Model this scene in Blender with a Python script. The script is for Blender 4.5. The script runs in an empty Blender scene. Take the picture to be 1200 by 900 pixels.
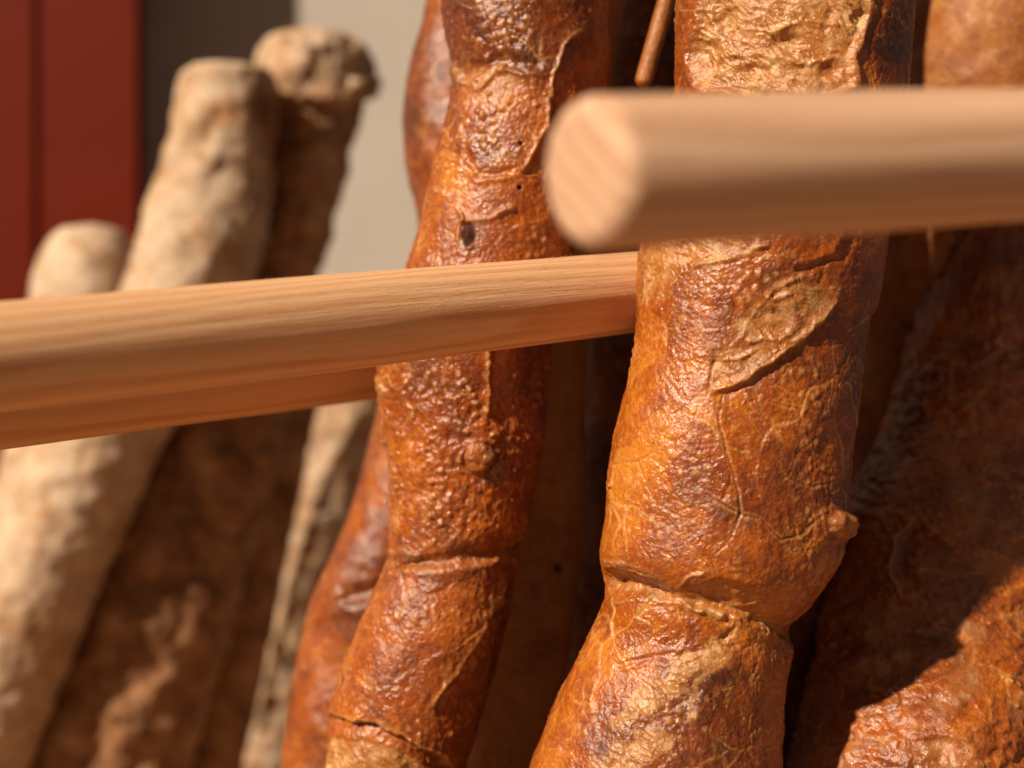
import bpy, math, random
import numpy as np
from mathutils import Vector, Matrix

# ------------------------------------------------------------------ camera, sky, sun, exposure
scene = bpy.context.scene
col = scene.collection
FPX = 1600.0                      # focal length in pixels of a 1200 px wide picture (48 mm on 36 mm)
cam_data = bpy.data.cameras.new('camera')
cam_data.lens = 48.0
cam_data.sensor_width = 36.0
cam_data.clip_start = 0.01
cam_data.clip_end = 100.0
cam_data.dof.use_dof = True
cam_data.dof.focus_distance = 0.346
cam_data.dof.aperture_fstop = 7.6
cam_data.dof.aperture_blades = 0
cam = bpy.data.objects.new('camera', cam_data)
cam.location = (0, 0, 0)
cam.rotation_euler = (math.radians(90), 0, 0)
col.objects.link(cam)
scene.camera = cam

SUN = Vector((-0.625, -0.595, 0.62)).normalized()       # towards the sun
world = bpy.data.worlds.new('World')
scene.world = world
world.use_nodes = True
wn = world.node_tree
bg = wn.nodes['Background']                            # dim warm light of the stall all round
bg.inputs['Color'].default_value = (1.0, 0.78, 0.60, 1)
bg.inputs['Strength'].default_value = 0.10

sun_data = bpy.data.lights.new('sun', 'SUN')
sun_data.energy = 5.0
sun_data.angle = math.radians(1.4)
sun_data.color = (1.0, 0.86, 0.66)
sun = bpy.data.objects.new('sun', sun_data)
sun.rotation_euler = SUN.to_track_quat('Z', 'Y').to_euler()
sun.location = SUN * 3
col.objects.link(sun)

scene.view_settings.view_transform = 'Standard'
scene.view_settings.look = 'None'
scene.view_settings.exposure = 0.28
scene.view_settings.gamma = 1.0
scene.view_settings.use_curve_mapping = False

SHELF = -0.32


# ------------------------------------------------------------------ numeric helpers
rng = np.random.RandomState(7)
PERM = np.concatenate([rng.permutation(256)] * 3).astype(np.int32)
_g = rng.normal(size=(256, 3)); _g /= np.linalg.norm(_g, axis=1)[:, None]
GRAD = _g.astype(np.float32)
RND3 = rng.rand(256, 3).astype(np.float32)


def perlin(p):
    p = p.astype(np.float32)
    i = np.floor(p).astype(np.int32)
    f = p - i
    i &= 255
    u = f * f * f * (f * (f * 6 - 15) + 10)
    out = []
    for dx in (0, 1):
        a = PERM[i[:, 0] + dx]
        for dy in (0, 1):
            b = PERM[a + i[:, 1] + dy]
            for dz in (0, 1):
                g = GRAD[PERM[b + i[:, 2] + dz]]
                out.append(g[:, 0] * (f[:, 0] - dx) + g[:, 1] * (f[:, 1] - dy) + g[:, 2] * (f[:, 2] - dz))
    x0 = [out[k] + u[:, 2] * (out[k + 1] - out[k]) for k in (0, 2, 4, 6)]
    y0 = [x0[k] + u[:, 1] * (x0[k + 1] - x0[k]) for k in (0, 2)]
    return (y0[0] + u[:, 0] * (y0[1] - y0[0])) * 1.5


def fbm(p, octv=3, gain=0.5):
    s = 0; a = 1.0; q = p
    for k in range(octv):
        s = s + a * perlin(q)
        q = q * 2.03 + 17.3
        a *= gain
    return s


def ridged(p, octv=3, gain=0.55):
    s = 0; a = 1.0; q = p
    for k in range(octv):
        s = s + a * (1 - np.abs(perlin(q)) * 2.0)
        q = q * 2.1 + 11.7
        a *= gain
    return s


def worley(p):
    p = p.astype(np.float32)
    i = np.floor(p).astype(np.int32)
    f = p - i
    i = i & 255
    f1 = np.full(len(p), 9.0, np.float32); f2 = f1.copy(); rid = np.zeros(len(p), np.float32)
    for dx in (-1, 0, 1):
        a = PERM[(i[:, 0] + dx) & 255]
        for dy in (-1, 0, 1):
            b = PERM[a + ((i[:, 1] + dy) & 255)]
            for dz in (-1, 0, 1):
                h = PERM[b + ((i[:, 2] + dz) & 255)]
                r = RND3[h]
                d = (dx + r[:, 0] - f[:, 0]) ** 2 + (dy + r[:, 1] - f[:, 1]) ** 2 + (dz + r[:, 2] - f[:, 2]) ** 2
                m = d < f1
                f2 = np.where(m, f1, np.minimum(f2, d))
                rid = np.where(m, r[:, 0], rid)
                f1 = np.where(m, d, f1)
    return np.sqrt(f1), np.sqrt(f2), rid


def sstep(a, b, x):
    t = np.clip((x - a) / (b - a), 0, 1)
    return t * t * (3 - 2 * t)


def seg_dist(U, V, pts):
    """distance to a polyline, side (positive to the right of travel) and position 0..1 along it"""
    pts = np.array(pts, float)
    L = np.hypot(*(pts[1:] - pts[:-1]).T); acc = np.concatenate([[0], np.cumsum(L)])
    best = np.full(U.shape, 1e9); side = np.zeros(U.shape); along = np.zeros(U.shape)
    for k in range(len(pts) - 1):
        a, b = pts[k], pts[k + 1]
        d = b - a
        t = np.clip(((U - a[0]) * d[0] + (V - a[1]) * d[1]) / (d @ d), 0, 1)
        dd = np.hypot(U - a[0] - t * d[0], V - a[1] - t * d[1])
        s = np.sign(d[0] * (V - a[1]) - d[1] * (U - a[0]))
        m = dd < best
        best = np.where(m, dd, best); side = np.where(m, s, side)
        along = np.where(m, (acc[k] + t * L[k]) / acc[-1], along)
    return best, side, along


def poly_sd(U, V, pts):
    """signed distance to a polygon, positive inside"""
    pts = list(pts)
    d, _, _ = seg_dist(U, V, pts + [pts[0]])
    inside = np.zeros(U.shape, bool)
    n = len(pts)
    for k in range(n):
        x1, y1 = pts[k]; x2, y2 = pts[(k + 1) % n]
        if y1 == y2:
            continue
        c = ((y1 > V) != (y2 > V)) & (U < (x2 - x1) * (V - y1) / (y2 - y1) + x1)
        inside ^= c
    return np.where(inside, d, -d)


def smooth_curve(x, xs, ys):
    """C1 cubic interpolation through the control points"""
    xs = np.array(xs, float); ys = np.array(ys, float)
    h = np.diff(xs); s = np.diff(ys) / h
    m = np.empty_like(ys); m[0] = s[0]; m[-1] = s[-1]
    m[1:-1] = (s[:-1] * h[1:] + s[1:] * h[:-1]) / (h[1:] + h[:-1])
    k = np.clip(np.searchsorted(xs, x) - 1, 0, len(xs) - 2)
    t = (x - xs[k]) / h[k]
    r = ((2 * t**3 - 3 * t**2 + 1) * ys[k] + (t**3 - 2 * t**2 + t) * h[k] * m[k]
         + (-2 * t**3 + 3 * t**2) * ys[k + 1] + (t**3 - t**2) * h[k] * m[k + 1])
    r = np.where(x < xs[0], ys[0] + m[0] * (x - xs[0]), r)
    return np.where(x > xs[-1], ys[-1] + m[-1] * (x - xs[-1]), r)


# ------------------------------------------------------------------ materials
class NT:
    def __init__(self, name):
        self.m = bpy.data.materials.new(name)
        self.m.use_nodes = True
        self.t = self.m.node_tree
        self.b = self.t.nodes['Principled BSDF']
        self.tc = self.t.nodes.new('ShaderNodeTexCoord')

    def link(self, a, b):
        self.t.links.new(a, b)

    def set(self, sock, v):
        if isinstance(v, bpy.types.NodeSocket):
            self.link(v, sock)
        elif isinstance(v, (tuple, list)) and len(v) == 3 and sock.type == 'RGBA':
            sock.default_value = (*v, 1)
        else:
            sock.default_value = v

    def attr(self, name):
        n = self.t.nodes.new('ShaderNodeAttribute'); n.attribute_name = name
        return n.outputs['Fac']

    def mapping(self, scale, loc=(0, 0, 0)):
        n = self.t.nodes.new('ShaderNodeMapping')
        n.inputs['Scale'].default_value = scale; n.inputs['Location'].default_value = loc
        self.link(self.tc.outputs['Object'], n.inputs['Vector'])
        return n.outputs[0]

    def noise(self, scale, detail=4, rough=0.55, vec=None, dist=0.0):
        n = self.t.nodes.new('ShaderNodeTexNoise')
        n.inputs['Scale'].default_value = scale; n.inputs['Detail'].default_value = detail
        n.inputs['Roughness'].default_value = rough; n.inputs['Distortion'].default_value = dist
        self.link(vec if vec is not None else self.tc.outputs['Object'], n.inputs['Vector'])
        return n.outputs['Fac']

    def voronoi(self, scale, feature='F1'):
        n = self.t.nodes.new('ShaderNodeTexVoronoi'); n.feature = feature
        n.inputs['Scale'].default_value = scale
        self.link(self.tc.outputs['Object'], n.inputs['Vector'])
        return n.outputs['Distance']

    def math(self, op, a, b=0.0, c=0.0, clamp=False):
        n = self.t.nodes.new('ShaderNodeMath'); n.operation = op; n.use_clamp = clamp
        self.set(n.inputs[0], a); self.set(n.inputs[1], b); self.set(n.inputs[2], c)
        return n.outputs[0]

    def rng(self, v, a, b, c=0.0, d=1.0):
        n = self.t.nodes.new('ShaderNodeMapRange'); n.interpolation_type = 'SMOOTHSTEP'
        self.set(n.inputs[0], v)
        for k, q in enumerate((a, b, c, d)):
            self.set(n.inputs[k + 1], q)
        return n.outputs[0]

    def mix(self, f, a, b, mode='MIX'):
        n = self.t.nodes.new('ShaderNodeMix'); n.data_type = 'RGBA'; n.blend_type = mode
        self.set(n.inputs[0], f); self.set(n.inputs[6], a); self.set(n.inputs[7], b)
        return n.outputs[2]

    def ramp(self, f, stops):
        n = self.t.nodes.new('ShaderNodeValToRGB')
        while len(n.color_ramp.elements) < len(stops):
            n.color_ramp.elements.new(0.5)
        for e, (p, c) in zip(n.color_ramp.elements, stops):
            e.position = p; e.color = (*c, 1)
        self.link(f, n.inputs[0])
        return n.outputs[0]

    def bump(self, h, strength, dist, prev=None):
        n = self.t.nodes.new('ShaderNodeBump')
        n.inputs['Strength'].default_value = strength; n.inputs['Distance'].default_value = dist
        self.link(h, n.inputs['Height'])
        if prev is not None:
            self.link(prev, n.inputs['Normal'])
        return n.outputs[0]


def make_crust(name, kind='golden'):
    n = NT(name)
    bake = n.attr('bake'); crumb = n.attr('crumb'); vein = n.attr('vein'); dark = n.attr('dark')
    n1 = n.noise(42, 5, 0.62, dist=0.4)
    n2 = n.noise(230, 4, 0.62)
    n3 = n.noise(850, 4, 0.7)
    t = n.math('MULTIPLY_ADD', n1, 1.25, -0.27)
    t = n.math('ADD', t, n.math('MULTIPLY_ADD', n2, 0.60, -0.30))
    t = n.math('ADD', t, n.math('MULTIPLY_ADD', n3, 0.85, -0.42))
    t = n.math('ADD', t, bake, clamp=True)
    if kind == 'golden':
        skin = n.ramp(t, [(0.0, (0.55, 0.180, 0.016)), (0.25, (0.37, 0.083, 0.006)),
                          (0.50, (0.225, 0.043, 0.0055)), (0.76, (0.13, 0.026, 0.006)), (1.0, (0.06, 0.015, 0.008))])
        crumb_c = n.ramp(n2, [(0.30, (0.27, 0.085, 0.014)), (0.50, (0.46, 0.195, 0.05)), (0.68, (0.70, 0.42, 0.19))])
        vein_c = (0.64, 0.30, 0.085); rlo, rhi, spec = 0.19, 0.44, 0.75
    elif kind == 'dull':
        skin = n.ramp(t, [(0.0, (0.50, 0.205, 0.050)), (0.28, (0.36, 0.115, 0.022)),  # palette lightened and yellowed to suit the look of loaves in shade
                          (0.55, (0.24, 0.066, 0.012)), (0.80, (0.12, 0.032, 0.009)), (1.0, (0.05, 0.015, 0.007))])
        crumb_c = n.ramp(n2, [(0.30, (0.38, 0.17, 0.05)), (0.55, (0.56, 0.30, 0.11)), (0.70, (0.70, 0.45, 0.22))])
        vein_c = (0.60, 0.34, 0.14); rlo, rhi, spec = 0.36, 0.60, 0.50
    else:
        skin = n.ramp(t, [(0.0, (0.68, 0.53, 0.40)), (0.34, (0.57, 0.41, 0.29)), (0.52, (0.45, 0.27, 0.155)),
                          (0.66, (0.36, 0.17, 0.075)), (0.84, (0.20, 0.085, 0.040)), (1.0, (0.10, 0.04, 0.018))])
        crumb_c = n.ramp(n2, [(0.30, (0.42, 0.20, 0.075)), (0.55, (0.66, 0.42, 0.20)), (0.70, (0.76, 0.55, 0.32))])
        vein_c = (0.66, 0.45, 0.26); rlo, rhi, spec = 0.60, 0.80, 0.20
    if kind != 'floured':
        fl = n.math('MULTIPLY', n.rng(n.voronoi(420), 0.10, 0.24, 1.0, 0.0), n.rng(n.noise(160, 2, 0.5), 0.45, 0.62))
        skin = n.mix(n.math('MULTIPLY', fl, 0.55), skin, (0.68, 0.36, 0.14))
        fl2 = n.math('MULTIPLY', n.rng(n.voronoi(950), 0.10, 0.26, 1.0, 0.0), n.rng(n.noise(300, 2, 0.5), 0.46, 0.60))
        skin = n.mix(n.math('MULTIPLY', fl2, 0.30), skin, (0.64, 0.33, 0.12))
    c = n.mix(vein, skin, vein_c)
    c = n.mix(crumb, c, crumb_c)
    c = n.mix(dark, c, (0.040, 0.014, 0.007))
    n.link(c, n.b.inputs['Base Color'])
    patch = n.noise(95, 4, 0.65)
    rough = n.rng(n.math('ADD', n.math('MULTIPLY', patch, 0.6), n.math('MULTIPLY', n2, 0.4)), 0.38, 0.62, rlo, rhi)
    rough = n.math('MULTIPLY_ADD', crumb, 0.10, rough)
    rough = n.math('MULTIPLY_ADD', dark, 0.3, rough)
    n.link(rough, n.b.inputs['Roughness'])
    n.link(n.math('MULTIPLY_ADD', dark, -0.9 * spec, spec), n.b.inputs['Specular IOR Level'])
    b1 = n.bump(n.noise(420, 3, 0.6), 0.22, 0.0010)
    b2 = n.bump(n.voronoi(1000), 0.28, 0.0005, b1)
    b3 = n.bump(n.noise(1700, 3, 0.65), 0.50, 0.0004, b2)
    n.link(b3, n.b.inputs['Normal'])
    return n.m


def make_wood(name, light, mid, deep, freq=900.0, centre=(0.02, 0.012), line=0.6, warpy=5.0):
    n = NT(name)
    sep = n.t.nodes.new('ShaderNodeSeparateXYZ')
    n.link(n.tc.outputs['Object'], sep.inputs[0])
    warp = n.noise(1.0, 3, 0.5, vec=n.mapping((40, 40, 5)))
    dx = n.math('SUBTRACT', sep.outputs[0], centre[0])
    dy = n.math('SUBTRACT', sep.outputs[1], centre[1])
    r = n.math('SQRT', n.math('ADD', n.math('MULTIPLY', dx, dx), n.math('MULTIPLY', dy, dy)))
    ph = n.math('MULTIPLY_ADD', r, freq, n.math('MULTIPLY', warp, warpy))
    saw = n.math('FRACT', ph)
    ring = n.math('MULTIPLY', n.rng(saw, 0.15, 0.80), n.rng(saw, 0.85, 1.0, 1.0, 0.0))
    fib = n.noise(1.0, 4, 0.65, vec=n.mapping((1500, 1500, 55)))
    fib2 = n.noise(1.0, 4, 0.6, vec=n.mapping((260, 260, 9)))
    t = n.math('MULTIPLY', ring, line)
    t = n.math('ADD', t, n.math('MULTIPLY_ADD', fib, 0.55, -0.25))
    t = n.math('ADD', t, n.math('MULTIPLY_ADD', fib2, 0.6, -0.28), clamp=True)
    c = n.ramp(t, [(0.0, light), (0.45, mid), (1.0, deep)])
    n.link(c, n.b.inputs['Base Color'])
    n.link(n.rng(fib, 0.3, 0.7, 0.50, 0.68), n.b.inputs['Roughness'])
    n.b.inputs['Specular IOR Level'].default_value = 0.28
    b1 = n.bump(fib, 0.5, 0.0007)
    b2 = n.bump(n.noise(2600, 3, 0.7), 0.5, 0.0004, b1)
    n.link(b2, n.b.inputs['Normal'])
    return n.m


def make_plain(name, c1, c2, scale, rough=0.8, bump=0.3, bdist=0.002):
    n = NT(name)
    a = n.noise(scale, 6, 0.6)
    n.link(n.ramp(a, [(0.3, c1), (0.7, c2)]), n.b.inputs['Base Color'])
    n.b.inputs['Roughness'].default_value = rough
    n.b.inputs['Specular IOR Level'].default_value = 0.08
    n.link(n.bump(n.noise(scale * 14, 4, 0.6), bump, bdist), n.b.inputs['Normal'])
    return n.m


# heart of the log that the front dowel was cut from, in the dowel's own axes: up and towards the viewer
_ax = (Vector((0.0651, 0.226, 0.0370)) - Vector((0.01175, 0.200, 0.0309))).normalized()
FRONT_CENTRE = tuple((_ax.to_track_quat('Z', 'Y').to_matrix().transposed() @ (0.07 * Vector((0.75 * _ax.y, -0.75 * _ax.x, 0.66)).normalized()))[:2])
M_CRUST = make_crust('golden crust')
M_FLOUR = make_crust('floured crust', 'floured')
M_DULL = make_crust('dull brown crust', 'dull')
M_WOOD = make_wood('pale pine dowel', (0.80, 0.475, 0.27), (0.66, 0.335, 0.155), (0.38, 0.14, 0.042), freq=480.0, line=0.36)
M_WOOD2 = make_wood('pink pine dowel', (0.74, 0.465, 0.310), (0.67, 0.39, 0.245), (0.48, 0.245, 0.13), freq=235.0, centre=FRONT_CENTRE, line=0.62, warpy=1.6)
M_ROD = make_wood('orange brown rod', (0.70, 0.40, 0.20), (0.60, 0.30, 0.12), (0.42, 0.17, 0.055), freq=480.0, line=0.4)
M_SHELF = make_wood('shelf board', (0.46, 0.26, 0.125), (0.36, 0.19, 0.085), (0.24, 0.11, 0.045), freq=120)
M_WALL = make_plain('beige render', (0.44, 0.375, 0.335), (0.49, 0.42, 0.375), 5, 0.9)
M_RED = make_plain('red brown paint', (0.115, 0.010, 0.002), (0.135, 0.012, 0.003), 8, 0.55, 0.15)


# ------------------------------------------------------------------ object helpers
def tag(o, label=None, cat=None, group=None, kind=None):
    if label: o['label'] = label
    if cat: o['category'] = cat
    if group: o['group'] = group
    if kind: o['kind'] = kind
    return o


def mesh_obj(name, co, quads, mat, parent=None, attrs=None, tris=None):
    me = bpy.data.meshes.new(name)
    co = np.asarray(co, np.float32)
    quads = np.asarray(quads, np.int32).reshape(-1, 4)
    tris = np.zeros((0, 3), np.int32) if tris is None else np.asarray(tris, np.int32).reshape(-1, 3)
    me.vertices.add(len(co)); me.vertices.foreach_set('co', co.ravel())
    loops = np.concatenate([quads.ravel(), tris.ravel()]).astype(np.int32)
    me.loops.add(len(loops)); me.loops.foreach_set('vertex_index', loops)
    nf = len(quads) + len(tris)
    me.polygons.add(nf)
    start = np.concatenate([np.arange(len(quads)) * 4, len(quads) * 4 + np.arange(len(tris)) * 3]).astype(np.int32)
    me.polygons.foreach_set('loop_start', start)
    me.polygons.foreach_set('use_smooth', np.ones(nf, bool))
    for k, v in (attrs or {}).items():
        a = me.attributes.new(k, 'FLOAT', 'POINT')
        a.data.foreach_set('value', np.asarray(v, np.float32))
    me.update(calc_edges=True); me.validate()
    me.materials.append(mat)
    o = bpy.data.objects.new(name, me)
    col.objects.link(o)
    if parent is not None:
        o.parent = parent
    return o


def empty(name, loc):
    o = bpy.data.objects.new(name, None); col.objects.link(o)
    o.location = loc; o.empty_display_size = 0.02
    return o


def box(name, lo, hi, mat, parent=None, bevel=0.002):
    import bmesh
    bm = bmesh.new()
    bmesh.ops.create_cube(bm, size=1.0)
    lo = Vector(lo); hi = Vector(hi); c = (lo + hi) / 2; s = hi - lo
    for v in bm.verts:
        v.co = Vector((v.co.x * s.x, v.co.y * s.y, v.co.z * s.z))
    bmesh.ops.bevel(bm, geom=bm.edges[:], offset=bevel, segments=2, affect='EDGES')
    me = bpy.data.meshes.new(name); bm.to_mesh(me); bm.free()
    me.materials.append(mat)
    o = bpy.data.objects.new(name, me); col.objects.link(o); o.location = c
    if parent is not None:
        o.parent = parent
    return o


# ------------------------------------------------------------------ loaves
class Fields:
    """relief (in px of the photograph at the loaf's distance) and crust attributes gathered by the shaping functions"""
    def __init__(self, U, V, front, P):
        self.U, self.V, self.front, self.P = U, V, front, P
        z = np.zeros(len(U))
        self.disp = z.copy(); self.crumb = z.copy(); self.bake = z.copy(); self.vein = z.copy(); self.dark = z.copy()
        self.blister = np.ones(len(U)); self.cut = np.zeros(len(U), np.int32)
        w = P * 140.0
        self.mod = sstep(-0.35, 0.35, perlin(P * 110.0 + 77))
        self.fine = perlin(P * 330.0 + 13)
        self.Uw = U + 5.0 * perlin(w) + 2.2 * perlin(w * 3.1 + 7)
        self.Vw = V + 5.0 * perlin(w + 31.0) + 2.2 * perlin(w * 3.1 + 51)

    def score(self, pts, depth, amount=1.0, lip=2.0, idx=0, soft=7.0, warp=1.0):
        U = self.U + warp * (self.Uw - self.U); V = self.V + warp * (self.Vw - self.V)
        s = poly_sd(U, V, pts)
        f = self.front
        ins = sstep(-1.5, soft, s) * f
        self.disp -= depth * ins
        self.disp += lip * np.exp(-((s + 3.5) / 4.0) ** 2) * f
        c = sstep(-1.5, 2.5, s) * f * amount * (0.62 + 0.38 * self.mod)
        self.crumb = np.maximum(self.crumb, c)
        if idx:
            self.cut = np.where((s > 0.5) & (f > 0.5), idx, self.cut)
        return s

    def fold(self, pts, drop, width=60.0, lip=1.5, lipw=4.0, ends=0.12):
        """crest line: the crust drops away on the right of the travel direction"""
        d, side, t = seg_dist(self.Uw, self.Vw, pts)
        e = sstep(0, ends, t) * sstep(1, 1 - ends, t) * self.front
        s = d * side
        self.disp += e * (lip * np.exp(-(s / lipw) ** 2) - drop * sstep(0, 8, s) * np.exp(-np.maximum(s, 0) / width))
        self.vein = np.maximum(self.vein, 0.55 * e * np.exp(-(d / 2.6) ** 2))

    def groove(self, pts, depth, w=8.0, lip=2.0, liplow=True, dark=0.0, ends=0.08):
        d, side, t = seg_dist(self.Uw, self.Vw, pts)
        e = sstep(0, ends, t) * sstep(1, 1 - ends, t) * self.front
        s = d * side * (1 if liplow else -1)
        self.disp += e * (-depth * np.exp(-(s / w) ** 2) + lip * np.exp(-((s - w * 1.4) / (w * 0.7)) ** 2))
        self.dark = np.maximum(self.dark, dark * e * np.exp(-(d / (w * 0.4)) ** 2))
        return s, e

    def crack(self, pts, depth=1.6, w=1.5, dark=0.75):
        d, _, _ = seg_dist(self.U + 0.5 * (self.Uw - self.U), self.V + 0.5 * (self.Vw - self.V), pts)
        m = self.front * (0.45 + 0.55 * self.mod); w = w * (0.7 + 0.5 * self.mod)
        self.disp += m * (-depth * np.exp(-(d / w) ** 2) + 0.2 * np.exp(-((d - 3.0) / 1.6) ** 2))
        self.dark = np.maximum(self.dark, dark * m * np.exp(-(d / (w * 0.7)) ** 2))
        self.vein = np.maximum(self.vein, 0.40 * m * np.exp(-((d - 2.6) / 1.3) ** 2))

    def tear(self, pts, amount=0.8, soft=16.0, raise_=1.5, idx=0):
        s = poly_sd(self.Uw, self.Vw, pts)
        t = s / soft + 1.1 * self.fine + 0.9 * perlin(self.P * 160.0 + 41)
        c = sstep(-0.35, 0.75, t) * sstep(-1.6 * soft, 0.2 * soft, s) * self.front
        self.crumb = np.maximum(self.crumb, amount * c)
        self.disp += raise_ * sstep(-soft, soft, s) * self.front
        if idx:
            self.cut = np.where((s > 1.0) & (self.front > 0.5), idx, self.cut)

    def strand(self, pts, h=2.2, w=2.2, crumb=0.8):
        d, _, t = seg_dist(self.Uw, self.Vw, pts)
        e = sstep(0, 0.1, t) * sstep(1, 0.9, t) * self.front
        mm = 0.35 + 0.65 * self.mod + 0.5 * self.fine
        g = e * np.exp(-(d / (w * (0.6 + 0.5 * self.mod))) ** 2) * np.clip(mm, 0, 1.3)
        self.disp += h * g
        self.crumb = np.maximum(self.crumb, crumb * g)

    def nub(self, u, v, ru, rv, h, crumb=0.4):
        q = np.hypot((1.6 * self.Uw - 0.6 * self.U - u) / ru, (1.6 * self.Vw - 0.6 * self.V - v) / rv)
        g = np.power(np.clip(1 - q * q, 0, 1), 0.6) * self.front * (1 + 0.35 * self.fine)
        self.disp += h * g
        self.crumb = np.maximum(self.crumb, crumb * sstep(0.0, 0.4, g))

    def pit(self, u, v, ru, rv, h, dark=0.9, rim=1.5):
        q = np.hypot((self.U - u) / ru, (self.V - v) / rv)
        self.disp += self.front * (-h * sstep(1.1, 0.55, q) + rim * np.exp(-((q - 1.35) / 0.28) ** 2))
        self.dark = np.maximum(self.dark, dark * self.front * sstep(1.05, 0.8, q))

    def patch(self, pts, amount, soft=16.0, field='bake'):
        s = poly_sd(self.Uw, self.Vw, pts)
        setattr(self, field, getattr(self, field) + amount * sstep(-soft, soft, s) * self.front)


def loaf(name, label, spine, mat, top=-260, rows=(-30, 930, 1.5), arc=1.6, shape=None, seed=0.0,
         lump=(6.0, 2.2, 1.0), blister=1.1, craze=1.0, cap=(90, 110), tip_top=None, group=None, flat=1.0, fine=0.0):
    """spine: (height, centre, half width) in px of the 1200 px photograph plus distance in m"""
    sp = np.array(spine, float)
    dbar = float(sp[:, 3].mean())
    bottom = 450 - SHELF * FPX / sp[-1, 3]
    top = tip_top if tip_top is not None else top
    v = np.concatenate([np.linspace(top, rows[0], 46, endpoint=False) if top < rows[0] - 5 else np.array([]),
                        np.arange(max(rows[0], top), rows[1], rows[2]),
                        np.linspace(rows[1], bottom, 60)])
    # close sampling where the ends round off
    ct, cb = cap
    ctop = top + ct * (1 - np.cos(np.linspace(0, math.pi / 2, 26)))
    cbot = bottom - cb * (1 - np.cos(np.linspace(0, math.pi / 2, 18)))
    v = np.unique(np.concatenate([v[(v > top + ct) & (v < bottom - cb)] if top + ct < rows[0] else v[(v > top) & (v < bottom - cb)], ctop, cbot]))
    keep = np.concatenate([[True], np.diff(v) > 0.25]); v = v[keep]
    cx = smooth_curve(v, sp[:, 0], sp[:, 1]); rr = smooth_curve(v, sp[:, 0], sp[:, 2]); dd = smooth_curve(v, sp[:, 0], sp[:, 3])
    rr = np.maximum(rr, 0.55 * sp[:, 2].min())
    qt = np.clip((v - top) / ct, 0, 1); qb = np.clip((bottom - v) / cb, 0, 1)
    rr = rr * np.maximum(np.power(1 - (1 - qt) ** 3.2, 1 / 3.2) * np.power(1 - (1 - qb) ** 2.2, 1 / 2.2), 0.012)
    rmax = sp[:, 2].max()
    nf = max(24, int(rmax * math.radians(200) / arc)); nb = max(14, nf // 8)
    phi = np.concatenate([np.linspace(-100, 100, nf), np.linspace(100, 260, nb + 2)[1:-1]]) * math.pi / 180
    n, m = len(v), len(phi)
    k = (dd / FPX)[:, None]
    S, C = np.sin(phi)[None, :], np.cos(phi)[None, :]
    X = ((cx - 600)[:, None] + rr[:, None] * S) * k
    Y = dd[:, None] - rr[:, None] * C * k * flat
    Z = (450 - v)[:, None] * k + 0 * S
    P = np.stack([X, Y, Z], -1).reshape(-1, 3)
    U = 600 + P[:, 0] * FPX / P[:, 1]; V = 450 - P[:, 2] * FPX / P[:, 1]
    cf = np.broadcast_to(C, (n, m)).ravel()
    front = sstep(-0.15, 0.12, cf)
    Q = P + np.array([seed, seed * 1.7, seed * 0.6])
    F = Fields(U, V, front, Q)
    F.phi = np.broadcast_to(phi[None, :], (n, m)).ravel()
    if shape:
        shape(F)
    # overall swell, wrinkles and grain of the skin
    D = F.disp
    D = D + lump[0] * fbm(Q * 26.0, 2) + lump[1] * 0.75 * fbm(Q * 80.0, 2)
    wr = ridged(Q * np.array([260.0, 260.0, 190.0]), 2) - 1.0
    skin = 1 - F.crumb
    D = D + lump[2] * 0.45 * wr * skin * (0.4 + sstep(-0.2, 0.5, perlin(Q * 50.0 + 8)))
    D = D + (0.42 * perlin(Q * 520.0) + 0.30 * perlin(Q * 950.0) + 0.55 * fbm(Q * 200.0 + 3.3, 2) + fine * (0.42 * (ridged(Q * np.array([520.0, 520.0, 640.0]), 2) - 1.0))) * skin
    if blister > 0:
        b1, _, bid = worley(Q * 430.0)
        bl = np.clip(0.62 - b1, 0, 1) ** 1.3 * (bid > 0.30) * 2.7
        bm_ = sstep(-0.10, 0.45, perlin(Q * 60.0 + 5.0))
        D = D + blister * F.blister * bl * (0.25 + bm_) * skin
        F.vein = np.maximum(F.vein, 0.40 * np.clip(bl, 0, 1) * (0.3 + bm_) * skin)
    if craze > 0:
        qq = Q * 62.0 + 0.33 * np.stack([perlin(Q * 90.0), perlin(Q * 90.0 + 9), perlin(Q * 90.0 + 19)], -1)
        f1, f2, cid = worley(qq)
        e = f2 - f1
        cm = sstep(-0.18, 0.22, perlin(Q * 38.0 + 3.0)) * skin * craze
        line = np.exp(-(e / 0.022) ** 2)
        D = D - 0.8 * line * cm * (0.3 + 0.7 * F.mod) + 0.12 * np.exp(-((e - 0.075) / 0.04) ** 2) * cm + 1.7 * (cid - 0.5) * skin * craze
        F.vein = np.maximum(F.vein, 0.85 * np.exp(-(e / 0.032) ** 2) * cm * (0.3 + 0.7 * F.mod))
        F.bake = F.bake + 0.22 * (cid - 0.5) * craze
        if fine > 0:
            g1, g2, gid = worley(Q * 150.0 + 0.4 * np.stack([perlin(Q * 200.0), perlin(Q * 200.0 + 9), perlin(Q * 200.0 + 19)], -1) + 5.0)
            ge = g2 - g1; gm = sstep(-0.05, 0.30, perlin(Q * 55.0 + 23.0)) * skin * craze
            D = D + gm * (0.9 * (gid - 0.5) - 0.6 * np.exp(-(ge / 0.05) ** 2))
            F.vein = np.maximum(F.vein, 0.5 * gm * np.exp(-(ge / 0.05) ** 2) * F.mod)
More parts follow.
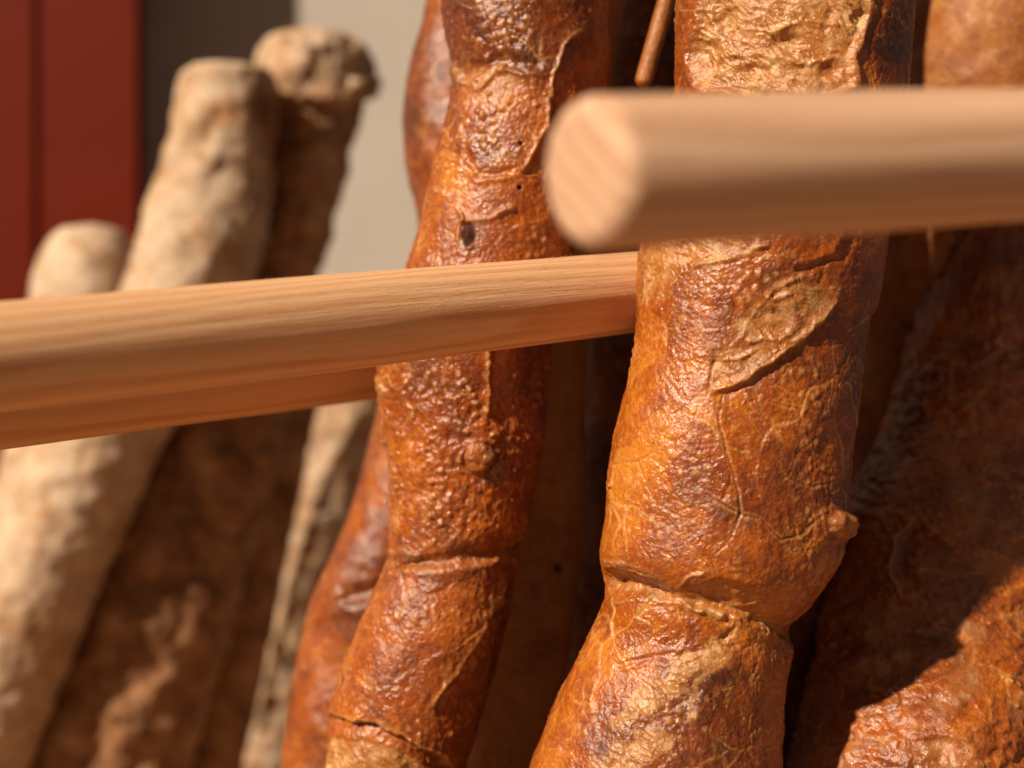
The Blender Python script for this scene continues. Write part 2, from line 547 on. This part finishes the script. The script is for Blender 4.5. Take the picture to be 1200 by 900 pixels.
    # torn threads and pores of open cuts
    if F.crumb.max() > 0.05:
        A = Q @ np.array([[0.80, 0.0, -0.6], [0, 1, 0], [0.6, 0.0, 0.80]]).T
        A = A + 0.0016 * np.stack([perlin(Q * 160.0 + 4), perlin(Q * 160.0 + 24), perlin(Q * 160.0 + 44)], -1)
        th = ridged(A * np.array([120.0, 420.0, 600.0]), 2) - 1.0
        po = sstep(0.25, 0.55, perlin(Q * 150.0 + 2))
        D = D + F.crumb * (2.1 * th - 4.2 * po + 3.0 * perlin(Q * 90.0))
    kk = np.repeat(dd / FPX, m)
    nx = np.broadcast_to(S, (n, m)).ravel(); ny = -cf
    # keep the closed ends tidy
    fade = np.repeat(np.clip(np.minimum(qt, qb) * 3, 0, 1), m)
    D = D * fade
    P[:, 0] += nx * D * kk; P[:, 1] += ny * D * kk
    P[:, 2] = np.maximum(P[:, 2], SHELF)
    idx = np.arange(n * m).reshape(n, m)
    j = (np.arange(m) + 1) % m
    quads = np.stack([idx[:-1], idx[1:], idx[1:][:, j], idx[:-1][:, j]], -1).reshape(-1, 4)
    c1 = P[idx[0]].mean(0); c2 = P[idx[-1]].mean(0)
    P = np.concatenate([P, [c1], [c2]])
    t1 = np.stack([np.full(m, n * m), idx[0], idx[0][j]], -1)
    t2 = np.stack([np.full(m, n * m + 1), idx[-1][j], idx[-1]], -1)
    at = {q: np.concatenate([np.clip(getattr(F, q), -1, 1), [0, 0]]) for q in ('crumb', 'bake', 'vein', 'dark')}
    base = np.array([c2[0], c2[1], SHELF])
    P = P - base
    fc = np.concatenate([F.cut, [0, 0]])[quads].min(1)
    ids = [q for q in np.unique(fc) if q > 0]
    if not ids:
        o = mesh_obj(name, P, quads, mat, None, at, np.concatenate([t1, t2]))
        o.location = base
        return tag(o, label, 'bread', group)
    root = empty(name, base); tag(root, label, 'bread', group)

    def sub(nm, q, t=None):
        used = np.unique(np.concatenate([q.ravel(), t.ravel()]) if t is not None else q.ravel())
        remap = np.full(len(P), -1, np.int32); remap[used] = np.arange(len(used))
        return mesh_obj(nm, P[used], remap[q], mat, root, {a: b[used] for a, b in at.items()}, remap[t] if t is not None else None)
    sub('crust', quads[fc == 0], np.concatenate([t1, t2]))
    for q in ids:
        sub('score_cut', quads[fc == q])
    return root


# ------------------------------------------------------------------ setting
tag(box('wall', (-1.6, 1.50, SHELF - 0.6), (-0.02, 1.56, 1.2), M_WALL), kind='structure')
tag(box('shelf', (-0.75, -0.30, SHELF - 0.03), (0.62, 1.13, SHELF), M_SHELF), kind='structure')


# ------------------------------------------------------------------ the two sharp loaves
def shape_c(F):
    U, V = F.U, F.V
    # torn open cut at the top
    F.score([(838, -60), (818, 10), (806, 62), (812, 98), (870, 112), (950, 120), (1003, 100), (1000, 62), (1016, 24), (1030, -60)],
            6.0, 1.0, 2.5, 1)
    for u, v, ru, rv, h in ((826, 66, 18, 26, 8), (846, 22, 16, 22, 7), (925, 48, 26, 12, 5), (975, 80, 18, 14, 5), (880, 80, 30, 9, 4)):
        F.disp -= h * sstep(1.1, 0.3, np.hypot((F.Uw - u) / ru, (F.Vw - v) / rv)) * F.front
    F.strand([(812, 92), (850, 100), (900, 100), (960, 108)], 3, 4, 0.9); F.strand([(858, 30), (900, 36), (950, 20), (990, 30)], 4, 4, 0.9)
    F.strand([(840, 60), (890, 62), (940, 74), (985, 62)], 3.5, 4, 0.9)
    F.fold([(1030, -50), (1012, 30), (1003, 66), (1010, 110)], -4.0, 40, 2)
    F.patch([(1015, -60), (1080, -60), (1080, 70), (1030, 85), (1008, 60)], 0.40, 12)
    # rough shoulder under the front dowel
    F.tear([(735, 266), (850, 262), (870, 292), (836, 312), (800, 322), (776, 350), (748, 358), (735, 310)], 0.7, 14, -2.0)
    F.strand([(780, 340), (800, 318), (850, 300), (905, 288)], 3.5, 3.0)
    F.groove([(1000, 270), (985, 300), (930, 318)], 3, 6, 2)
    # leaf-shaped cut with its sharp lip
    F.tear([(828, 460), (832, 430), (852, 402), (868, 366), (895, 332), (940, 312), (988, 336), (978, 362), (942, 395), (902, 427), (860, 452)],
           0.62, 20, -3.0, 2)
    F.fold([(988, 336), (976, 364), (942, 396), (902, 428), (858, 452), (828, 462)][::-1], 7.0, 85, 2.5, 4)
    q = np.hypot((U - 906) / 34, (V - 376) / 20)
    F.disp -= 5.0 * sstep(1.0, 0.4, q) * F.front
    F.strand([(884, 345), (910, 352), (935, 340)], 2.5, 3.0, 0.8); F.strand([(845, 425), (870, 420), (890, 408)], 2.5, 3.0, 0.8)
    F.strand([(856, 410), (880, 372), (912, 338), (948, 318)], 2.0, 3.0, 0.35)
    F.strand([(862, 448), (900, 420), (942, 391), (972, 362)], 2.0, 4.0, 0.9)
    F.strand([(868, 400), (890, 398), (915, 400), (935, 385)], 4.0, 4.0, 0.95)
    
    F.patch([(835, 350), (905, 310), (930, 300), (895, 345), (858, 400), (836, 420)], 0.16, 10)
    F.crack([(836, 424), (832, 440), (829, 464)], 3, 2)
    # crazing cracks
    F.crack([(848, 462), (843, 490), (850, 530), (861, 560), (866, 602), (857, 628), (832, 656), (838, 672)], 2.2, 1.6)
    F.crack([(866, 602), (890, 607), (916, 632), (938, 628), (960, 606)], 1.2, 1.4, 0.4)
    F.crack([(866, 602), (840, 585), (800, 596), (798, 606)], 0.8, 1.2, 0.25)
    F.crack([(748, 540), (768, 590), (798, 606), (806, 640), (832, 668)], 0.9, 1.3, 0.25)
    F.crack([(716, 545), (746, 540), (772, 528), (800, 470), (780, 440)], 0.8, 1.3, 0.1)
    F.crack([(905, 470), (940, 480), (945, 510), (925, 560), (955, 570), (990, 560)], 0.9, 1.3, 0.2)
    F.patch([(800, 520), (850, 500), (940, 520), (930, 600), (850, 610), (800, 580)], 0.15, 22)
    F.patch([(700, 440), (760, 400), (775, 560), (750, 660), (690, 660)], -0.22, 25)
    F.patch([(935, 360), (1040, 300), (1010, 600), (940, 600)], 0.16, 30)
    F.nub(984, 614, 17, 15, 11, 0.35); F.nub(978, 616, 26, 22, 5, 0.0)
    F.nub(713, 566, 5, 6, 6, 0.95)
    # neck between the two swellings
    s, e = F.groove([(688, 676), (740, 688), (786, 702), (850, 712), (905, 728), (940, 752)], 15, 15, 0.0)
    F.crumb = np.maximum(F.crumb, 0.55 * e * np.exp(-((s + 2) / 11) ** 2))
    F.strand([(782, 694), (815, 674), (850, 670), (875, 668)], 4.0, 3.0, 0.8)
    F.strand([(698, 664), (740, 670), (770, 684), (786, 700)], 4.5, 3.2, 0.55)
    F.strand([(700, 706), (745, 704), (790, 706), (850, 722), (890, 730), (924, 752)], 3.5, 4.0, 0.5); F.strand([(784, 704), (850, 724), (890, 734), (924, 756)], 9.0, 7.0, 0.9); F.strand([(700, 658), (745, 664), (790, 690)], 4, 5, 0.6)
    F.disp += 7.0 * np.exp(-np.hypot((U - 790) / 13, (V - 706) / 9) ** 2) * F.front
    F.score([(702, 668), (738, 674), (776, 694), (782, 702), (740, 696), (706, 690)], 5.0, 0.85, 0.0)
    F.score([(800, 692), (838, 680), (878, 684), (905, 706), (880, 712), (830, 706)], 6.0, 0.6, 0.0)
    # lower swelling: dark skin with a torn golden ridge
    F.patch([(720, 770), (760, 740), (850, 735), (830, 790), (745, 850), (700, 930), (690, 860)], 0.13, 16)
    F.patch([(770, 800), (860, 760), (880, 900), (790, 930)], 0.24, 22)
    F.patch([(600, 930), (690, 740), (720, 740), (680, 850), (650, 930)], -0.20, 14)
    F.tear([(720, 846), (752, 800), (806, 762), (862, 730), (852, 768), (810, 800), (766, 832), (735, 862)], 0.85, 14, 3.0)
    F.tear([(676, 925), (740, 856), (785, 862), (750, 925), (700, 960)], 0.8, 16, 2.0)
    F.fold([(840, 728), (866, 742), (852, 770), (812, 800), (806, 860)][::-1], -4.0, 40, 1.5)
    F.groove([(716, 780), (780, 772), (826, 758)], 2.0, 4, 1.2)
    F.patch([(840, 770), (930, 760), (925, 920), (830, 920)], 0.14, 20)


C_SPINE = [(-260, 968, 120, 0.362), (-120, 945, 134, 0.362), (15, 928, 138, 0.360), (110, 925, 135, 0.360), (200, 912, 137, 0.360), (300, 893, 144, 0.360),
           (400, 880, 138, 0.360), (520, 857, 142, 0.360), (600, 850, 142, 0.360), (655, 841, 140, 0.360), (700, 826, 122, 0.361),
           (730, 811, 116, 0.362), (765, 802, 123, 0.362), (800, 790, 129, 0.362), (900, 769, 148, 0.362), (1050, 738, 146, 0.364), (1400, 690, 140, 0.368)]
loaf('baguette', 'glossy golden baguette with cracked crust and leaf-shaped cut behind the blunt dowel end',
     C_SPINE, M_CRUST, rows=(-20, 925, 1.35), arc=1.45, shape=shape_c, seed=0.0, lump=(5.0, 2.0, 1.0), blister=1.0, craze=1.0, flat=0.9, fine=1.0,
     group='golden baguettes')


def shape_b(F):
    U, V = F.U, F.V
    F.patch([(525, -40), (700, -40), (700, 60), (640, 90), (580, 78), (540, 90), (526, 60)], 0.34, 14)
    F.tear([(536, 62), (560, 78), (600, 74), (612, 96), (590, 122), (548, 118), (532, 96)], 0.5, 14, -2.0); F.blister += 1.5 * sstep(60, 80, V) * sstep(150, 120, V)
    F.strand([(534, 92), (560, 104), (584, 84), (606, 72)], 5, 4.0, 0.5)
    F.groove([(524, 66), (545, 84), (580, 70), (640, 78)], 5, 7, 3)
    F.fold([(690, 30), (660, 52), (646, 100), (640, 150), (618, 192), (606, 204)][::-1], 7.0, 60, 2.5, 3)
    F.strand([(606, 204), (630, 208), (655, 226)], 3, 2.5, 0.5)
    F.groove([(512, 176), (545, 182), (560, 205), (606, 202)], 3, 5, 2)
    F.strand([(506, 214), (528, 240), (546, 262)], 4, 3.5, 0.55)
    F.strand([(546, 262), (575, 254), (606, 240)], 4, 3.5, 0.5)
    F.patch([(555, 130), (620, 130), (618, 190), (560, 200)], 0.22, 14)
    F.patch([(500, 180), (545, 182), (555, 250), (510, 240)], -0.22, 14)
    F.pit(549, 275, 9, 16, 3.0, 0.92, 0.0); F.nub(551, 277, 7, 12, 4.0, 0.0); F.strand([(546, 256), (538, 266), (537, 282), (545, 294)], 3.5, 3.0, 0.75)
    F.nub(447, 458, 5, 6, 3, 0.95); F.nub(452, 520, 4, 5, 4, 0.9)
    F.pit(610, 168, 2.5, 2.5, 4, 0.9, 0.3); F.pit(609, 220, 3, 3, 4, 0.9, 0.3)
    F.fold([(570, 500), (574, 470), (571, 440), (574, 395), (590, 340)], 9.0, 60, 2.0, 3)
    F.patch([(445, 400), (570, 400), (560, 470), (450, 470)], 0.16, 20)
    F.blister += 1.3 * sstep(430, 470, V) * sstep(650, 610, V) * F.front
    F.disp += (2.6 * perlin(F.P * 190.0) + 1.6 * (ridged(F.P * 300.0, 2) - 1)) * sstep(430, 470, V) * sstep(650, 610, V)
    F.nub(564, 538, 19, 17, 9, 0.2)
    F.patch([(566, 525), (590, 525), (590, 570), (562, 570)], 0.35, 8)
    F.strand([(535, 545), (550, 520), (580, 515)], 3, 3, 0.4)
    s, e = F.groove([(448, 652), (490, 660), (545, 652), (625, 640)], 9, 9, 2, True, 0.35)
    F.crumb = np.maximum(F.crumb, 0.22 * e * np.exp(-((s - 10) / 7) ** 2) * (0.5 + F.mod))
    F.nub(474, 652, 20, 10, 9, 0.2)
    F.strand([(442, 436), (448, 480), (460, 540), (462, 600), (456, 645)], 2.5, 4, 0.3)
    F.fold([(598, 668), (588, 700), (556, 756), (520, 806), (498, 838)][::-1], 8.0, 55, 1.5, 4)
    F.patch([(470, 680), (580, 670), (540, 760), (470, 800)], 0.12, 22)
    F.strand([(528, 770), (520, 810), (505, 842)], 1.5, 2, 0.3)
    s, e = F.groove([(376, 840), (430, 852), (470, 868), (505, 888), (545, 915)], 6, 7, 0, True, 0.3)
    F.fold([(545, 906), (505, 880), (470, 862), (430, 846), (376, 834)][::-1], 8.0, 80, 2.5, 3)
    F.score([(386, 866), (430, 868), (470, 882), (510, 906), (540, 960), (380, 960), (378, 890)], 2.0, 0.95, 0, 1)


B_SPINE = [(-260, 640, 74, 0.402), (-120, 630, 96, 0.402), (15, 616, 98, 0.402), (100, 620, 92, 0.402), (200, 602, 96, 0.402), (300, 575, 95, 0.402), (430, 543, 101, 0.402),
           (540, 544, 89, 0.402), (610, 538, 80, 0.402), (650, 531, 77, 0.402), (700, 517, 83, 0.402), (800, 486, 91, 0.402), (840, 475, 90, 0.402),
           (900, 462, 84, 0.402), (1050, 430, 86, 0.404), (1400, 370, 80, 0.406)]
loaf('baguette', 'slim glossy baguette with dark seed-sized hole, crossed by the long pale dowel',
     B_SPINE, M_CRUST, rows=(-20, 925, 1.5), arc=1.5, shape=shape_b, seed=3.1, lump=(4.0, 2.4, 1.1), blister=1.5, craze=0.7, fine=1.2,
     group='golden baguettes')


# ------------------------------------------------------------------ loaves behind
def shape_shade_darkened(F):
    F.bake += 0.40  # crust colour pushed dark so these loaves sink into shadow


def shape_b2(F):
    F.patch([(470, 120), (540, 120), (540, 160), (470, 160)], 0.35, 16)
    F.patch([(380, 640), (460, 640), (430, 740), (370, 740)], 0.15, 20)
    F.bake += 0.1
    F.groove([(400, 700), (470, 690)], 8, 10, 5)


loaf('baguette', 'orange blurred baguette peeping out behind the slim holed baguette',
     [(-200, 580, 66, 0.50), (15, 566, 68, 0.50), (100, 548, 72, 0.50), (180, 548, 72, 0.50), (260, 560, 68, 0.50), (420, 520, 68, 0.50), (530, 498, 68, 0.50),
      (600, 480, 72, 0.50), (700, 442, 72, 0.50), (800, 414, 70, 0.50), (900, 400, 72, 0.50), (1400, 330, 70, 0.50)],
     M_CRUST, rows=(-10, 920, 3.5), arc=3.5, shape=shape_b2, seed=6.3, blister=1.2, craze=0.5, group='golden baguettes')


def shape_b3(F):
    F.bake -= 0.18  # crust lightened so its dim bounce light shows beside the black gap
    F.pit(655, 666, 6, 5, 6, 0.9, 0.5)


loaf('baguette', 'smooth shaded baguette between the slim holed baguette and the dark gap',
     [(-200, 690, 70, 0.452), (100, 655, 66, 0.452), (400, 630, 60, 0.452), (650, 620, 60, 0.452), (800, 604, 61, 0.452), (900, 590, 62, 0.452), (1400, 520, 62, 0.452)],
     M_DULL, rows=(-10, 920, 3.5), arc=3.5, shape=shape_b3, seed=9.7, lump=(2.5, 0.8, 0.5), blister=0.5, craze=0.2, group='golden baguettes')

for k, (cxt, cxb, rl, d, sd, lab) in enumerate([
        (785, 712, 70, 0.495, 12.2, 'baguette coloured near black for shadow at the back of the gap left of the leaf-cut baguette'),
        (800, 750, 80, 0.660, 17.3, 'baguette with shadow-darkened crust furthest back behind the dark gap'),
        (1050, 965, 78, 0.600, 15.8, 'baguette toned down for shade at the very back behind the wrinkled baguette'),
        (908, 885, 88, 0.440, 14.9, 'baguette with shade put into its crust colour behind the leaf-cut baguette')]):
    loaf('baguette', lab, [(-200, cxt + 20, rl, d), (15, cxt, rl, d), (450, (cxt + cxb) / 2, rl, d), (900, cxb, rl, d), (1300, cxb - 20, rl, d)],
         M_DULL, rows=(-10, 920, 6), arc=5, shape=shape_shade_darkened, seed=sd, blister=0.6, craze=0.3, group='golden baguettes')


def shape_d(F):
    F.blister += 0.8
    F.bake += 0.10
    F.disp += 3.0 * (ridged(F.P * np.array([120.0, 120.0, 210.0]), 2) - 1.0)
    F.crumb = np.maximum(F.crumb, 0.35 * sstep(0.05, 0.5, perlin(F.P * 75.0 + 6)))
    F.fold([(1085, 690), (1058, 700), (1044, 670), (1050, 630), (1075, 600)], 10, 50, 3)
    F.crack([(985, 838), (1010, 842), (1040, 836)], 2.0, 2.0)
    F.crack([(975, 872), (1000, 868), (1030, 872)], 2.0, 2.0)
    F.groove([(960, 770), (1000, 760), (1068, 748), (1140, 750)], 6, 10, 4)


loaf('baguette', 'wrinkled shaded baguette with sunlit lower patches right of the leaf-cut baguette',
     [(60, 1240, 104, 0.475), (200, 1215, 108, 0.475), (330, 1188, 110, 0.472), (440, 1165, 112, 0.466), (500, 1148, 112, 0.46), (560, 1120, 114, 0.45), (650, 1098, 118, 0.432), (730, 1084, 124, 0.412), (800, 1078, 132, 0.396), (900, 1068, 144, 0.385), (1400, 1010, 140, 0.374)],
     M_CRUST, rows=(400, 925, 2.2), arc=2.2, shape=shape_d, seed=18.4, tip_top=60, cap=(110, 110), lump=(7, 4.0, 2.6), blister=1.8, craze=0.8, fine=1.5, group='golden baguettes')
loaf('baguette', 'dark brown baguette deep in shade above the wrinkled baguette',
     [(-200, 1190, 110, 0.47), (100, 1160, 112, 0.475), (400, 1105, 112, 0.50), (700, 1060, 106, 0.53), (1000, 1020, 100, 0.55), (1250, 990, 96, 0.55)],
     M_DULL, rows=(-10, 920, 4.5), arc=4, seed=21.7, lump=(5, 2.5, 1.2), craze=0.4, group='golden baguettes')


# ------------------------------------------------------------------ floured loaves on the left
def shape_e(F):
    F.bake += 0.02
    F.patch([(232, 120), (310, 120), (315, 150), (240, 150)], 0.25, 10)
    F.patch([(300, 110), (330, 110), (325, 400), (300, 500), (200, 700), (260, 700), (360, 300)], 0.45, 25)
    F.disp += 4 * perlin(F.P * 70.0) + 1.2 * fbm(F.P * 190.0, 2)


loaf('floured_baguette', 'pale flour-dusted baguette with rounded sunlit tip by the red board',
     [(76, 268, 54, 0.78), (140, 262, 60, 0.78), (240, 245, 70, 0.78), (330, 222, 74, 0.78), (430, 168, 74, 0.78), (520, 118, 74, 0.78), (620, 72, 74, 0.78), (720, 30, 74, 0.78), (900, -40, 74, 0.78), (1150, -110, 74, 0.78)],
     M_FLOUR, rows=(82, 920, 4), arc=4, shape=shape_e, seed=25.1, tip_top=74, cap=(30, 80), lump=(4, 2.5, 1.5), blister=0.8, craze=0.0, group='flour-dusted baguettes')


def shape_f(F):
    F.bake += 0.22  # whole loaf browned to show the shade it lies in
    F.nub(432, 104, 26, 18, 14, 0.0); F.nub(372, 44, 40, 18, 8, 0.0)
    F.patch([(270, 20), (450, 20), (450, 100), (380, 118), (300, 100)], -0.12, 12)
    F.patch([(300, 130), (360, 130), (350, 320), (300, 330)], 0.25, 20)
    F.patch([(150, 400), (360, 400), (300, 700), (200, 960), (60, 960)], 0.18, 30)  # lower length darkened further, drawing the deep shadow at lower left
    F.fold([(296, 100), (340, 112), (400, 118), (452, 112)], 14, 60, 5, 6)
    F.strand([(392, 150), (396, 200), (370, 250), (350, 320)], 7, 10, 0.5)
    F.disp += 2.5 * fbm(F.P * 150.0, 2)
    F.disp += 6 * perlin(F.P * 60.0)


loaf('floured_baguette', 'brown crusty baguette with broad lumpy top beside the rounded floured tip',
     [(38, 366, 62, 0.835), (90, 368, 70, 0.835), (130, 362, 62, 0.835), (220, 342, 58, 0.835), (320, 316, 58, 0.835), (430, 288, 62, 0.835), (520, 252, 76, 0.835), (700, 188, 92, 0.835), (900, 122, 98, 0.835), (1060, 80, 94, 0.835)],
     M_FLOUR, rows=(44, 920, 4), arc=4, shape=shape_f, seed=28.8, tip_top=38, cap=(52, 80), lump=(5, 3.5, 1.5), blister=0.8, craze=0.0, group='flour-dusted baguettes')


def shape_h(F):
    F.bake += 0.08
    F.fold([(430, 470), (380, 560), (350, 650), (320, 760), (290, 900)][::-1], 8, 50, 2, 6)
    F.disp += 5 * perlin(F.P * 60.0)


loaf('floured_baguette', 'slim knobbly floured baguette standing between brown crusty and orange baguettes',
     [(330, 440, 44, 1.05), (480, 408, 50, 1.05), (560, 380, 50, 1.05), (610, 362, 54, 1.05), (660, 350, 52, 1.05), (720, 335, 46, 1.05), (800, 322, 46, 1.05), (900, 304, 48, 1.05), (960, 292, 48, 1.05)],
     M_FLOUR, rows=(340, 920, 4), arc=4, shape=shape_h, seed=31.3, tip_top=330, cap=(50, 60), lump=(7, 3.5, 1.5), blister=0.8, craze=0.0, group='flour-dusted baguettes')
loaf('floured_baguette', 'floured baguette with its tip low in front of the red board',
     [(262, 108, 44, 0.853), (320, 104, 58, 0.853), (420, 92, 64, 0.853), (560, 66, 66, 0.853), (760, 20, 66, 0.853), (1060, -40, 64, 0.853)],
     M_FLOUR, rows=(268, 920, 5), arc=4.5, seed=35.9, tip_top=262, cap=(44, 70), lump=(4, 2.5, 1.5), blister=0.8, craze=0.0, group='flour-dusted baguettes')
loaf('floured_baguette', 'floured baguette tinted dark for shade between rounded floured and brown crusty baguettes',
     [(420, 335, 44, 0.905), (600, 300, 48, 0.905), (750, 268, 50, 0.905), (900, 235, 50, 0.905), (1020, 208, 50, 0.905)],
     M_FLOUR, rows=(430, 920, 6), arc=5, shape=shape_shade_darkened, seed=39.2, tip_top=400, cap=(44, 60), lump=(4, 2.5, 1.5), blister=0.5, craze=0.0, group='flour-dusted baguettes')


# ------------------------------------------------------------------ wooden dowels
def pt(px, py, d):
    return Vector(((px - 600) / FPX * d, d, (450 - py) / FPX * d))


def dowel(name, label, a, b, r, mat, cut_a=0.0, seed=1.0, n=96, bev=0.003, fuzz=0, cap_part=False):
    """a round bar from a to b; its end at a is sawn with a rounded arris"""
    axis = (b - a); L = axis.length; axis.normalize()
    rot = axis.to_track_quat('Z', 'Y').to_matrix()
    prof = [(0.0, 0.15), (0.0, 0.4), (0.0, 0.6)]
    cap_rows = len(prof)
    for t in np.linspace(0, 1, 9):
        an = t * math.pi / 2
        prof.append((bev * (1 - math.sin(an)), 1 - bev / r * (1 - math.sin(an)) if False else (r - bev + bev * math.sin(an)) / r))
    prof = [(0.0, 0.001)] + [(0.0, q) for q in np.linspace(0.12, (r - bev) / r - 0.02, 6)]
    cap_rows = len(prof)
    for t in np.linspace(0, 1, 9):
        an = t * math.pi / 2
        prof.append((bev * (1 - math.cos(an)), (r - bev + bev * math.sin(an)) / r))
    for z in np.linspace(bev + 0.0015, L - 0.003, 220):
        prof.append((z, 1.0))
    prof += [(L - 0.001, 0.97), (L, 0.9), (L, 0.001)]
    prof = np.array(prof)
    th = np.linspace(0, 2 * math.pi, n, endpoint=False)
    Z = prof[:, 0][:, None] + 0 * th; R = prof[:, 1][:, None] * r + 0 * th
    X = R * np.cos(th); Y = R * np.sin(th)
    Pn = np.stack([X, Y, Z], -1).reshape(-1, 3)
    w = 0.00022 * perlin(Pn * np.array([120, 120, 14]) + seed * 9) + 0.00010 * perlin(Pn * np.array([600, 600, 30]) + seed * 5)
    nr = np.hypot(Pn[:, 0], Pn[:, 1]) + 1e-9
    Pn[:, 0] *= 1 + w / nr * (nr > r * 0.8); Pn[:, 1] *= 1 + w / nr * (nr > r * 0.8)
    # saw the end askew
    if cut_a:
        k = np.clip(1 - Pn[:, 2] / 0.05, 0, 1)
        side = np.array(rot.transposed() @ Vector((1, 0, 0)))
        Pn[:, 2] += k * math.tan(cut_a) * (Pn[:, 0] * side[0] + Pn[:, 1] * side[1]) / max(1e-6, math.hypot(side[0], side[1]))
    m = n; rows = len(prof)
    idx = np.arange(rows * m).reshape(rows, m); j = (np.arange(m) + 1) % m
    quads = np.stack([idx[:-1], idx[:-1][:, j], idx[1:][:, j], idx[1:]], -1)
    capq = quads[:cap_rows].reshape(-1, 4)[:, ::-1] if False else quads[:cap_rows].reshape(-1, 4)
    body = quads[cap_rows:].reshape(-1, 4)
    quads = quads[:, :, ::-1]; capq = capq[:, ::-1]; body = body[:, ::-1]
    M = Matrix.Translation(a) @ rot.to_4x4()
    if not cap_part and not fuzz:
        o = mesh_obj(name, Pn, quads.reshape(-1, 4), mat)
        o.matrix_world = M
        return tag(o, label, 'dowel')
    root = empty(name, a); root.matrix_world = M
    tag(root, label, 'dowel')
    def sub(nm, q):
        used = np.unique(q); remap = np.full(len(Pn), -1, np.int32); remap[used] = np.arange(len(used))
        return mesh_obj(nm, Pn[used], remap[q], mat, root)
    if cap_part:
        sub('shaft', body); sub('end_grain', capq)
    else:
        sub('shaft', quads.reshape(-1, 4))
    if fuzz:
        rg = np.random.RandomState(int(seed * 10)); co = []; q = []
        up = rot.transposed() @ Vector((0, -0.25, 1.0)); a0 = math.atan2(up.y, up.x)
        for k in range(fuzz):
            t = a0 + rg.normal() * 0.75; z = rg.uniform(0, L); ln = rg.uniform(0.0006, 0.0022); h = rg.uniform(0.0001, 0.0006)
            e = np.array([math.cos(t), math.sin(t), 0]); tg = np.array([-math.sin(t), math.cos(t), 0])
            wd = tg * 0.000045
            p0 = e * (r - 0.0002) + np.array([0, 0, z]); p1 = e * (r + h) + np.array([0, 0, z + ln * 0.5]) + tg * rg.normal() * 0.0002
            p2 = e * (r + h * rg.uniform(0.1, 1.5)) + np.array([0, 0, z + ln]) + tg * rg.normal() * 0.0003
            i0 = len(co)
            co += [p0 - wd, p0 + wd, p1 - wd, p1 + wd, p2 - wd * 0.3, p2 + wd * 0.3]
            q += [(i0, i0 + 1, i0 + 3, i0 + 2), (i0 + 2, i0 + 3, i0 + 5, i0 + 4)]
        f = mesh_obj('wood_fuzz', np.array(co), q, mat, root); f['kind'] = 'stuff'
    return root


RD = 0.0114


def line_pts(p, q, s0, s1):
    d = (q - p)
    return p + d * s0, p + d * s1


A, B = pt(132, 405, 0.291), pt(755, 341, 0.386)
a, b = line_pts(A, B, -0.75, 1.14)
dowel('wooden_dowel', 'long pale pine dowel crossing in front of the slim holed baguette', a, b, RD, M_WOOD, seed=2.0, fuzz=450)
A, B = pt(132, 460, 0.372), pt(440, 425, 0.432)
a, b = line_pts(A, B, -1.6, 1.30)
dowel('wooden_dowel', 'orange brown dowel low behind the long pale dowel', a, b, RD, M_ROD, seed=3.0)
A, B = pt(694, 203, 0.200), pt(1068, 188, 0.226)
a, b = line_pts(A, B, -0.033, 2.3)
dowel('wooden_dowel', 'thick blurred pale dowel with blunt round sawn end before the leaf-cut baguette', a, b, RD, M_WOOD2, cut_a=math.radians(5), seed=5.0, bev=0.0032, cap_part=True)
dowel('light_brown_sliver', 'thin light brown sliver in the dark gap above the thick blurred dowel', pt(752, 103, 0.396), pt(798, -60, 0.402), 0.0026, M_DULL, seed=7.0, bev=0.0026, n=24)

# ------------------------------------------------------------------ red board by the wall
rb = empty('red_board', (-0.5, 1.365, SHELF - 0.6)); tag(rb, 'dark red painted board standing before the beige wall', 'board')
x1 = (163 - 600) / FPX * 1.365
for q, (x0b, x1b) in enumerate([(x1 - 0.10, x1), (x1 - 0.203, x1 - 0.103), (x1 - 0.306, x1 - 0.206)]):
    o = box('plank', (x0b, 1.365, SHELF - 0.6), (x1b, 1.39, 0.75), M_RED, None, 0.003)
    o.parent = rb; o.matrix_parent_inverse = Matrix.Translation(-Vector(rb.location))
